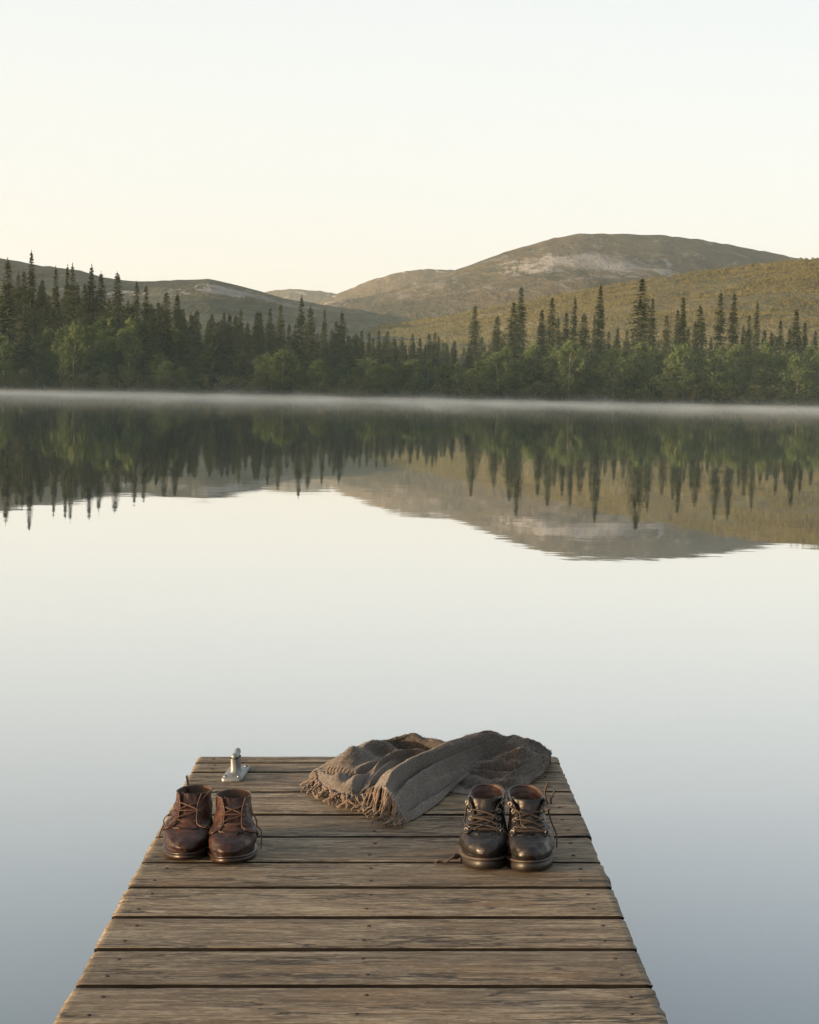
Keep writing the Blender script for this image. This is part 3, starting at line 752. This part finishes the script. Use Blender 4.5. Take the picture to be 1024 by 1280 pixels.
def strip(bt, t0, t1, g0, g1, off, nt=26, nu=28):
    mb = MB(); rows = []
    for i in range(nt + 1):
        t = lerp(t0, t1, i / nt); a, b = g0(t), g1(t)
        rows.append([bt.at(lerp(a, b, j / nu), t, off(t, lerp(a, b, j / nu)) if callable(off) else off) for j in range(nu + 1)])
    mb.grid(rows); return mb
def sole_parts(bt, root, msole, mwelt, zs, weltoff):
    mb = MB()
    rings = [(-.010, .0), (-.001, .0), (.0022, .0025), (.0028, zs * .5), (.0022, zs - .0008), (.0, zs)]
    rows = [bt.outline(o, z) for o, z in rings]; mb.grid(rows, True); n = 56
    mb.f.append(tuple(range(n - 1, -1, -1))); mb.f.append(tuple(range(5 * n, 6 * n)))
    mb.build('sole', msole, root)
    mb = MB(); rows = [bt.outline(o, z) for o, z in ((-.004, zs + .0004), (weltoff, zs + .0006), (weltoff + .0009, zs + .0022), (weltoff - .0002, zs + .0042), (-.004, zs + .0048))]
    mb.grid(rows, True); mb.f.append(tuple(range(4 * n, 5 * n))); mb.build('welt', mwelt, root)
    mb = MB(); rows = [bt.outline(-.006, zs + .006), bt.outline(-.02, zs + .010)]; mb.grid(rows, True); mb.f.append(tuple(range(n, 2 * n)))
    mb.build('insole', M['brown_lining'], root)
def ringmesh(mb, c, n, r, w, sides=10):
    a = n.orthogonal().normalized(); b = n.cross(a)
    mb.tube([c + (a * math.cos(q) + b * math.sin(q)) * r for q in [2 * math.pi * k / sides for k in range(sides + 1)]], w, 5)
def boot_root(name, px, py, L, yaw, label, cat):
    o = link(name, None); c = dk(px, py); place(o, (c.x, c.y, 0.001), yaw)
    return tag(o, label, cat)

def squash(P, k): return [(y, z if z < .05 else .05 + (z - .05) * k) for y, z in P]
def chukka(px, py, yaw, side, label, seed, tall):
    L = .272; rr = random.Random(seed); zc = .118 * tall
    fr = [(.006, .017), (.001, .030), (.008, .039), (.024, .047), (.050, .0535), (.077, .062), (.101, .076), (.122, .094), (.136, .109), (.143, .122)]
    bk = [(L - .005, .017), (L + .001, .030), (L + .003, .045), (L + .001, .058), (L - .003, .070), (L - .006, .080), (L - .008, .090), (L - .008, .099), (L - .006, .108), (L - .003, .116)]
    fr, bk = squash(fr, tall), squash(bk, tall); bt = Boot(fr, bk, L, .0550, .0375, side, 2.3, 2.6, zc)
    root = boot_root('brown_boot', px, py, L, yaw, label, 'boot')
    sole_parts(bt, root, M['brown_sole'], M['brown_sole'], .0110, .0042)
    v = strip(bt, 0, .66, lambda t: -math.pi, lambda t: math.pi, -.0022, 40, 96); o = v.build('vamp', [M['brown'], M['brown_lining']], root)
    gt = [(0, 1.62), (.14, 1.52), (.28, 1.25), (.40, .92), (.50, .62), (.57, .42), (.64, .37), (.75, .40), (.88, .47), (1, .56)]
    g = lambda t: table(gt, t)
    flare = lambda t, u: .0004 + .004 * sstep(.75, 1, t) * math.exp(-((abs(u) - g(t)) / .35) ** 2)
    q = strip(bt, .03, 1, lambda t: g(t), lambda t: 2 * math.pi - g(t), flare, 40, 90)
    o = q.build('quarter', [M['brown'], M['brown_lining']], root); shell(o, .0024)
    # bound edge of the quarters
    e = MB(); ed = [bt.at(g(t), t, flare(t, g(t))) for t in [.40 + .6 * k / 18 for k in range(19)]]
    ed += [bt.at(lerp(g(1), 2 * math.pi - g(1), k / 30), 1, flare(1, lerp(g(1), 2 * math.pi - g(1), k / 30))) for k in range(1, 30)]
    ed += [bt.at(-g(t), t, flare(t, -g(t))) for t in [1 - .6 * k / 18 for k in range(19)]]
    e.tube(ed, .0011, 5); e.build('edge_binding', M['tan_edge'], root)
    tg = strip(bt, .50, 1.04, lambda t: -g(min(t, 1)) - .14, lambda t: g(min(t, 1)) + .14, lambda t, u: -.0045 - .004 * sstep(.8, 1.05, t) + .002 * fbm(u * 3, t * 6, seed), 24, 20)
    o = tg.build('tongue', [M['brown'], M['brown_lining']], root); shell(o, .002)
    # stitching row along the facing
    st = MB()
    for sg in (1, -1):
        for k in range(30):
            t = .12 + .84 * k / 30; u = sg * (g(t) + .10); a = bt.at(u, t, .0012); b = bt.at(sg * (g(t + .012) + .10), t + .012, .0012); st.tube([a, b], .0005, 4)
    st.build('stitching', M['tan_edge'], root)
    eye = [.60, .72, .84]; lc = MB()
    for t in eye:
        for sg in (1, -1):
            u = sg * (g(t) + .17); c = bt.at(u, t, .0016); n = (bt.at(u, t, .006) - c).normalized(); ey = MB(); ringmesh(ey, c, n, .0023, .0007); ey.build('eyelet', M['tan_edge'], root)
    P = lambda sg, t, of=.002: bt.at(sg * (g(t) + .17), t, of)
    def span(a, b, lift=.004):
        m_ = (a + b) / 2 + Vector((rr.uniform(-.001, .001), -.0035, lift * .5)); lc.spline([a, a.lerp(m_, .55) + Vector((0, -.001, .001)), m_, b.lerp(m_, .55) + Vector((0, -.001, .001)), b], .00155, 6, 14)
    for t in eye[:2]: span(P(-1, t), P(1, t))
    span(P(-1, eye[0] + .02), P(1, eye[1]), .005); span(P(1, eye[1]), P(-1, eye[2]), .005); span(P(-1, eye[1]), P(1, eye[2]), .007)
    # hanging ends
    if side > 0:
        a = P(-1, eye[1]); q = bt.at(-1.25, .45, .006)
        lc.spline([a, a + Vector((-.005, -.002, .002)), q + Vector((0, 0, .004)), q + Vector((-.002, .003, -.012)), bt.at(-1.4, .22, .006), bt.at(-1.3, .10, .009)], .0015, 6, 26)
        b = P(1, eye[2]); lc.spline([b, b + Vector((.006, .006, .010)), b + Vector((.014, .014, .018)), b + Vector((.024, .03, .026))], .0014, 6, 14)
    else:
        a = P(1, eye[2]); q = bt.at(1.35, .5, .006)
        lc.spline([a, a + Vector((.005, -.002, .002)), q + Vector((0, -.004, .006)), q + Vector((.003, -.008, -.010)), bt.at(1.45, .25, .008), bt.at(1.35, .05, .012), bt.at(1.2, .0, .014)], .0016, 6, 28)
    lc.build('lace', M['brown_lace'], root)
    if side > 0:
        tb = MB(); c = bt.at(math.pi, 1.0, 0) + Vector((-.020, -.012, 0)); rows = []
        for k in range(9):
            f = k / 8; rows.append([c + Vector((-.006 * math.sin(f * 3.14), .0 + .004 * f, -.012 + .036 * math.sin(f * math.pi))) + Vector((0, .012 * (j - .5), 0)) for j in range(2)])
        tb.grid(rows); o = tb.build('pull_tab', [M['tan_edge'], M['tan_edge']], root); shell(o, .0015)
    return root

def hiker(px, py, yaw, side, label, seed, tall):
    L = .285; rr = random.Random(seed); zc = .135 * tall
    fr = [(.006, .024), (.000, .038), (.004, .052), (.020, .063), (.046, .069), (.074, .074), (.100, .086), (.122, .102), (.138, .119), (.148, .136)]
    bk = [(L - .005, .024), (L + .002, .038), (L + .004, .053), (L + .002, .068), (L - .002, .082), (L - .005, .096), (L - .006, .110), (L - .004, .124), (L - .001, .136), (L + .002, .146)]
    fr, bk = squash(fr, tall), squash(bk, tall); bt = Boot(fr, bk, L, .0535, .0365, side, 2.4, 2.4, zc)
    root = boot_root('black_hiking_boot', px, py, L, yaw, label, 'boot')
    sole_parts(bt, root, M['black_sole'], M['welt'], .0195, .0046)
    strip(bt, 0, .70, lambda t: -math.pi, lambda t: math.pi, -.0026, 40, 96).build('vamp', [M['black'], M['black_lining']], root)
    # toe cap with its raised edge
    capu = lambda t: 1.30 * (1 - .25 * sstep(.30, .45, t))
    cp = strip(bt, .02, .40, lambda t: -capu(t), lambda t: capu(t), 0.0, 22, 48); o = cp.build('toe_cap', [M['black'], M['black_lining']], root); shell(o, .0022)
    gt = [(0, 1.45), (.15, 1.36), (.28, 1.15), (.38, .88), (.46, .62), (.54, .46), (.66, .44), (.80, .52), (.92, .64), (1, .80)]
    g = lambda t: table(gt, t)
    flare = lambda t, u: .0006 + .007 * sstep(.70, 1, t) * math.exp(-((abs(u if u < math.pi else 2 * math.pi - u) - g(t)) / .45) ** 2) + .003 * sstep(.82, .92, t) * (1 - sstep(.95, 1.0, t))
    q = strip(bt, .03, 1, lambda t: g(t), lambda t: 2 * math.pi - g(t), flare, 42, 90)
    o = q.build('quarter', [M['black'], M['black_lining']], root); shell(o, .0038)
    tg = strip(bt, .48, 1.02, lambda t: -g(min(t, 1)) - .20, lambda t: g(min(t, 1)) + .20, lambda t, u: -.004 + .007 * sstep(.82, 1.02, t) + .003 * fbm(u * 3, t * 6, seed), 26, 22)
    o = tg.build('tongue', [M['black'], M['black_lining']], root); shell(o, .004)
    st = MB()
    for sg in (1, -1):
        for k in range(34):
            t = .08 + .88 * k / 34; a = bt.at(sg * (g(t) + .11), t, .0016 + flare(t, g(t) + .11)); b = bt.at(sg * (g(t + .012) + .11), t + .012, .0016 + flare(t, g(t) + .11)); st.tube([a, b], .0005, 4)
    st.build('stitching', M['welt'], root)
    rows_t = [.50, .60, .70, .81, .91]
    P = lambda sg, t, of=.003: bt.at(sg * (g(t) + .19), t, of + flare(t, g(t) + .19))
    for t in rows_t:
        for sg in (1, -1):
            hw = MB(); c = P(sg, t, .0018); n = (P(sg, t, .008) - c).normalized()
            inn = (P(sg, t) - bt.at(sg * (g(t) + .34), t, .003 + flare(t, g(t) + .34))).normalized()
            ringmesh(hw, c + n * .0018 + inn * .002, (n + inn * .6).normalized(), .0046, .0012, 10)
            pl = c - inn * .005; w_ = n.cross(inn)
            hw.add([pl + w_ * .0035, pl - w_ * .0035, pl - w_ * .003 + inn * .008 + n * .0006, pl + w_ * .003 + inn * .008 + n * .0006], [(0, 1, 2, 3)])
            ringmesh(hw, pl - inn * .001 + n * .0006, n, .0014, .0012, 8)
            hw.build('lace_ring', M['steel'], root)
    lc = MB()
    def span(a, b, lift):
        m_ = (a + b) / 2 + Vector((rr.uniform(-.002, .002), -.004, lift)); lc.spline([a, m_, b], .0019, 6, 14)
    for i in range(3):
        span(P(-1, rows_t[i], .005), P(1, rows_t[i + 1], .005), .003); span(P(1, rows_t[i], .005), P(-1, rows_t[i + 1], .005), .005)
    span(P(-1, rows_t[0], .005), P(1, rows_t[0], .005), .003)
    if side > 0:
        span(P(-1, rows_t[2], .006), P(1, rows_t[2], .006), .001)
        a = P(-1, rows_t[3], .006); lc.spline([a, a + Vector((-.004, -.006, .006)), bt.at(-1.0, .72, .010), bt.at(-.9, .55, .008), bt.at(-.6, .52, .010)], .0018, 6, 22)
        b = P(1, rows_t[2], .006); lc.spline([b, b + Vector((-.010, -.008, .006)), bt.at(.2, .62, .012), bt.at(-.15, .52, .012), bt.at(-.35, .46, .010)], .0018, 6, 22)
        # a flat leather strap end lying on the boards beside the toe
        z0 = .004; f = MB(); rows = []
        for k in range(13):
            s_ = k / 12; c = Vector((-.050 - .050 * s_, .085 - .045 * s_ - .01 * math.sin(s_ * 5), z0 + .007 * math.sin(s_ * 5.5) ** 2 * (1 - s_ * .4) + .006 * (1 - s_)))
            rows.append([c + Vector((.2, 1, .25 * math.sin(s_ * 7))) * (.006 * (1 - .5 * s_) * (j - .5) * 2) for j in range(3)])
        f.grid(rows); o = f.build('strap_end', [M['black_lining'], M['black_lining']], root); shell(o, .0022)
    else:
        a = P(1, rows_t[4], .006); lc.spline([a, a + Vector((-.004, .004, .010)), a + Vector((-.006, .004, .026)), a + Vector((.0, .0, .046))], .0024, 6, 12)
        b = a + Vector((.008, .008, -.002)); lc.spline([b, b + Vector((.0, .0, .012)), b + Vector((.008, -.002, .030))], .0024, 6, 10)
        c = P(1, rows_t[3], .006); lc.spline([c, c + Vector((.010, -.004, .004)), bt.at(1.2, .74, .010), bt.at(1.35, .50, .012), bt.at(1.35, .25, .008), bt.at(1.2, .10, .006)], .0018, 6, 26)
        d = P(-1, rows_t[4], .006); lc.spline([d, d + Vector((.004, -.006, -.006)), bt.at(-.35, .78, .012), bt.at(-.25, .62, .012), bt.at(-.05, .55, .012)], .0018, 6, 20)
    lc.build('lace', M['black_lace'], root)
    return root

chukka(223.5, 1079, R(-3), 1, 'brown leather ankle boot at the dock edge, lace end sticking up behind it', 1, .93)
chukka(290.5, 1083.5, R(4.0), -1, 'brown leather ankle boot between its mate and the open planks, lace hanging outside', 2, .88)
hiker(600.5, 1091, R(-6), 1, 'black hiking boot nearest the throw fringe, loose strap end lying beside its toe', 3, .82)
hiker(667, 1094, R(.5), -1, 'black hiking boot nearer the open water, lace ends standing up at its collar', 4, .84)

# ------------------------------------------------------------------ woollen throw
throw = link('wool_throw', None); place(throw, (0, 0, 0))
tag(throw, 'crumpled grey brown wool throw with tassels lying across the end of the dock', 'throw')
def sheet(ctrl, nu, nv, folds, seed, crump, cf, amp=.004):
    P = [[list(dk(x, y, z)) for x, y, z in row] for row in ctrl]; rows = []
    nr, nc = len(P), len(P[0])
    for i in range(nv + 1):
        v = (nr - 1) * i / nv; line = [crom([P[r][c] for r in range(nr)], v) for c in range(nc)]
        row = []
        for j in range(nu + 1):
            u = (nc - 1) * j / nu; p = Vector(crom(line, u)); fu, fv = u / (nc - 1), v / (nr - 1)
            d = 0.0
            for (a, b, c, e, am, wd) in folds:       # fold lines from (a,b) to (c,e) in sheet space
                dx, dy = c - a, e - b; l2 = dx * dx + dy * dy
                s_ = clamp(((fu - a) * dx + (fv - b) * dy) / l2)
                qx, qy = fu - a - s_ * dx, fv - b - s_ * dy
                d += am * math.exp(-(qx * qx + qy * qy) / wd ** 2) * (.35 + .65 * math.sin(math.pi * (.12 + .76 * s_)))
            d += crump * (.45 - abs(fbm(fu * cf[0] + seed * 2, fv * cf[1], seed, 3)) * 1.6) + crump * .5 * (.4 - abs(fbm(fu * cf[0] * 2.3, fv * cf[1] * 2.1 + seed, seed * 3, 2)) * 1.5)
            d += amp * fbm(fu * 5 + seed, fv * 6, seed, 4) + amp * .35 * fbm(fu * 18, fv * 18, seed, 3)
            edge = min(1, 6 * min(fu, 1 - fu, fv, 1 - fv) + .25)
            p.z = max(.0035, p.z + d * edge + .001 * fbm(fu * 40, fv * 40, seed, 2)); p.y -= .5 * d * edge
            row.append(p)
        rows.append(row)
    return rows
SA = [[(387, 982, .012), (404, 992, .012), (428, 996, .018), (452, 997, .022), (472, 993, .02), (490, 990, .015)],
      [(387, 968, .03), (408, 975, .04), (432, 984, .045), (455, 984, .045), (472, 980, .045), (492, 975, .04)],
      [(399, 958, .05), (418, 962, .058), (445, 966, .055), (470, 962, .055), (495, 956, .055), (525, 962, .05)],
      [(420, 949, .065), (443, 944, .08), (475, 950, .062), (500, 948, .065), (528, 944, .07), (555, 955, .055)],
      [(436, 940, .075), (458, 931, .09), (484, 929, .092), (512, 932, .085), (545, 936, .08), (575, 944, .07)],
      [(450, 934, .085), (470, 926, .098), (492, 924.5, .10), (515, 925, .098), (545, 929, .09), (580, 938, .075)],
      [(447, 946, .03), (470, 940, .04), (495, 939, .045), (520, 939, .045), (550, 941, .04), (585, 944, .04)],
      [(440, 955, .004), (470, 952, .004), (500, 951, .004), (525, 951, .004), (555, 951, .004), (590, 951, .004)]]
FA = [(.02, .40, .62, .68, .026, .06), (.30, .60, .82, .58, -.034, .055), (.45, .22, .95, .46, .026, .05), (.05, .30, .58, .27, -.026, .05), (.50, .36, 1.0, .54, -.024, .04), (.25, .08, .38, .36, .018, .04), (.70, .04, .78, .32, .020, .045), (.52, .0, .56, .24, -.018, .035), (.12, .50, .45, .48, -.018, .035), (.60, .70, .95, .74, .014, .05)]
SB = [[(470, 990, .008), (467, 985, .045), (480, 984, .066), (492, 1000, .046), (499, 1017, .02), (504, 1029, .004)],
      [(488, 984, .008), (478, 972, .060), (494, 965, .086), (508, 982, .048), (517, 1003, .022), (522, 1021, .004)],
      [(516, 968, .012), (502, 959, .070), (516, 950, .098), (532, 966, .056), (541, 988, .03), (545, 1006, .006)],
      [(546, 956, .018), (532, 947, .078), (548, 938, .106), (562, 953, .064), (566, 972, .04), (564, 988, .010)],
      [(572, 948, .03), (562, 937, .088), (578, 928, .114), (592, 941, .078), (594, 958, .05), (584, 972, .016)],
      [(596, 940, .06), (588, 927, .102), (606, 919, .122), (620, 929, .098), (618, 945, .066), (604, 960, .030)],
      [(610, 936, .07), (608, 921, .112), (628, 916, .120), (645, 924, .100), (643, 936, .075), (626, 950, .045)],
      [(614, 946, .04), (622, 932, .07), (640, 929, .076), (652, 934, .07), (652, 942, .055), (642, 950, .04)]]
FB = [(.30, .0, .25, .95, .012, .05), (.50, .0, .47, .9, -.030, .055), (.66, .0, .62, .85, .022, .05), (.82, .05, .80, .75, -.018, .04), (.40, .0, .38, .5, .010, .03), (.14, .1, .12, .8, -.008, .03)]
SC = [[(562, 990, .004), (590, 993, .004), (618, 992, .004), (640, 989, .004), (653, 986, .004), (668, 975, .004), (680, 966, .006)],
      [(572, 978, .018), (598, 980, .020), (622, 979, .022), (642, 977, .022), (656, 972, .022), (672, 966, .022), (684, 959, .020)],
      [(580, 970, .03), (604, 967, .035), (626, 968, .034), (645, 966, .038), (660, 960, .045), (676, 955, .042), (687, 952, .035)],
      [(586, 960, .045), (608, 956, .055), (630, 954, .058), (650, 950, .066), (665, 946, .068), (678, 946, .060), (689, 945, .048)],
      [(592, 948, .06), (612, 944, .07), (634, 940, .08), (654, 936, .085), (668, 936, .080), (680, 938, .070), (689.5, 941, .055)],
      [(600, 934, .08), (618, 924, .10), (638, 921, .106), (656, 925, .096), (670, 930, .086), (681, 934.5, .074), (688, 939, .058)],
      [(600, 944, .04), (620, 938, .055), (640, 936, .06), (658, 938, .055), (672, 940, .05), (682, 942, .045), (688, 944, .04)],
      [(600, 952, .004), (622, 951, .004), (642, 951, .004), (660, 951, .004), (674, 951, .004), (684, 951, .004), (689, 951, .004)]]
FC = [(.2, .60, .95, .52, -.024, .035), (.25, .50, .9, .42, .018, .035), (.1, .40, .8, .30, -.024, .035), (.3, .22, .7, .28, .016, .03), (.4, .68, .85, .64, .012, .03), (.0, .15, .55, .10, -.010, .03), (.55, .12, .9, .20, .012, .035), (.05, .30, .45, .22, -.014, .03), (.5, .36, .95, .34, .012, .025), (.62, .46, .98, .46, -.014, .025)]
mb = MB()
for k, (ct, nu, nv, fo, cr_, cf) in enumerate(((SA, 110, 110, FA, .0045, (2.2, 3.2)), (SB, 80, 130, FB, .007, (3.6, 1.6)), (SC, 110, 120, FC, .012, (1.1, 5.0)))):
    rows = sheet(ct, nu, nv, fo, 3.3 + k * 5.1, cr_, cf); mb.grid(rows)
# short wool fuzz standing off the cloth
rf = random.Random(5); nvx = len(mb.v); base_v = list(mb.v)
fz_ = MB()
for k in range(16000):
    i = rf.randrange(nvx); p = Vector(base_v[i]); d = Vector((rf.gauss(0, 1), rf.gauss(-.3, 1), abs(rf.gauss(.3, .8)))).normalized() * rf.uniform(.003, .0075); e = d.orthogonal().normalized() * .00045
    fz_.add([p - e, p + e, p + d], [(0, 1, 2)])
cloth = mb.build('cloth', [M['wool'], M['wool']], throw); shell(cloth, .0035)
f_ = fz_.build('fuzz', M['wool'], cloth, smooth=False); f_['kind'] = 'stuff'
# tassels
def tassel(px, py, z, dx, dy, ln, curl, rr):
    p = dk(px, py, z); d = Vector((dx, dy, 0)).normalized(); mbt = MB()
    for s_ in range(2):
        pts = []; ph = math.pi * s_
        side = Vector((-d.y, d.x, 0))
        for k in range(12):
            f = k / 11; zz = p.z * (1 - sstep(0, .62, f)) + .005 + .010 * math.sin(f * math.pi) * curl
            c = p + d * (ln * f * (1 - .25 * curl * f)) + side * (.016 * curl * math.sin(f * 3.3 + rr) * f); c.z = max(.0035, zz)
            a = f * 12 + ph
            pts.append(c + side * .0019 * math.cos(a) + Vector((0, 0, .0019 * math.sin(a) + .001)))
        mbt.tube(pts, lambda s: .0021 * (1 - .35 * s), 5)
    mbt.build('tassel', M['tassel'], throw)
rr = random.Random(8)
edgeA = [(397, 968, .032), (398, 980, .022), (408, 989, .018), (422, 996, .020), (446, 998, .024), (470, 995, .024)]
for k in range(44):
    q = crom([list(e) for e in edgeA], 5 * k / 43); a = lerp(-125, -70, k / 43) + rr.uniform(-40, 40)
    tassel(q[0], q[1], max(.008, q[2]), math.cos(R(a)), math.sin(R(a)), rr.uniform(.034, .058) + .045 * k / 43 * rr.random(), rr.uniform(.5, 1.9), rr.uniform(-1, 4))
edgeL = [(404, 962, .052), (420, 963, .057), (438, 968, .057)]
for k in range(9):
    q = crom([list(e) for e in edgeL], 2 * k / 8); a = -165 + rr.uniform(-22, 22)
    tassel(q[0] + 8, q[1], q[2] + .006, math.cos(R(a)), math.sin(R(a)), rr.uniform(.030, .045), rr.uniform(.2, .8), rr.uniform(0, 4))
edgeB = [(463, 989, .036), (471, 986, .056), (484, 989, .062), (494, 1004, .046), (501, 1020, .02), (504, 1028, .006)]
for k in range(34):
    q = crom([list(e) for e in edgeB], 5 * k / 33); a = lerp(-125, -95, k / 33) + rr.uniform(-22, 22)
    tassel(q[0], q[1], max(.006, q[2]), math.cos(R(a)), math.sin(R(a)), rr.uniform(.05, .085) * (1 if k < 26 else .5), rr.uniform(.1, 1.0), rr.uniform(-1, 4))

# ------------------------------------------------------------------ render settings
vs = scn.view_settings; vs.view_transform = 'Standard'; vs.look = 'None'; vs.exposure = EXPO; vs.gamma = 1.0
cy = scn.cycles; cy.use_denoising = True; cy.max_bounces = 8; cy.diffuse_bounces = 3; cy.glossy_bounces = 4; cy.transmission_bounces = 4
cy.volume_bounces = 1; cy.volume_step_rate = 1.0; cy.volume_max_steps = 96; cy.caustics_reflective = False; cy.caustics_refractive = False
cy.sample_clamp_indirect = 6.0
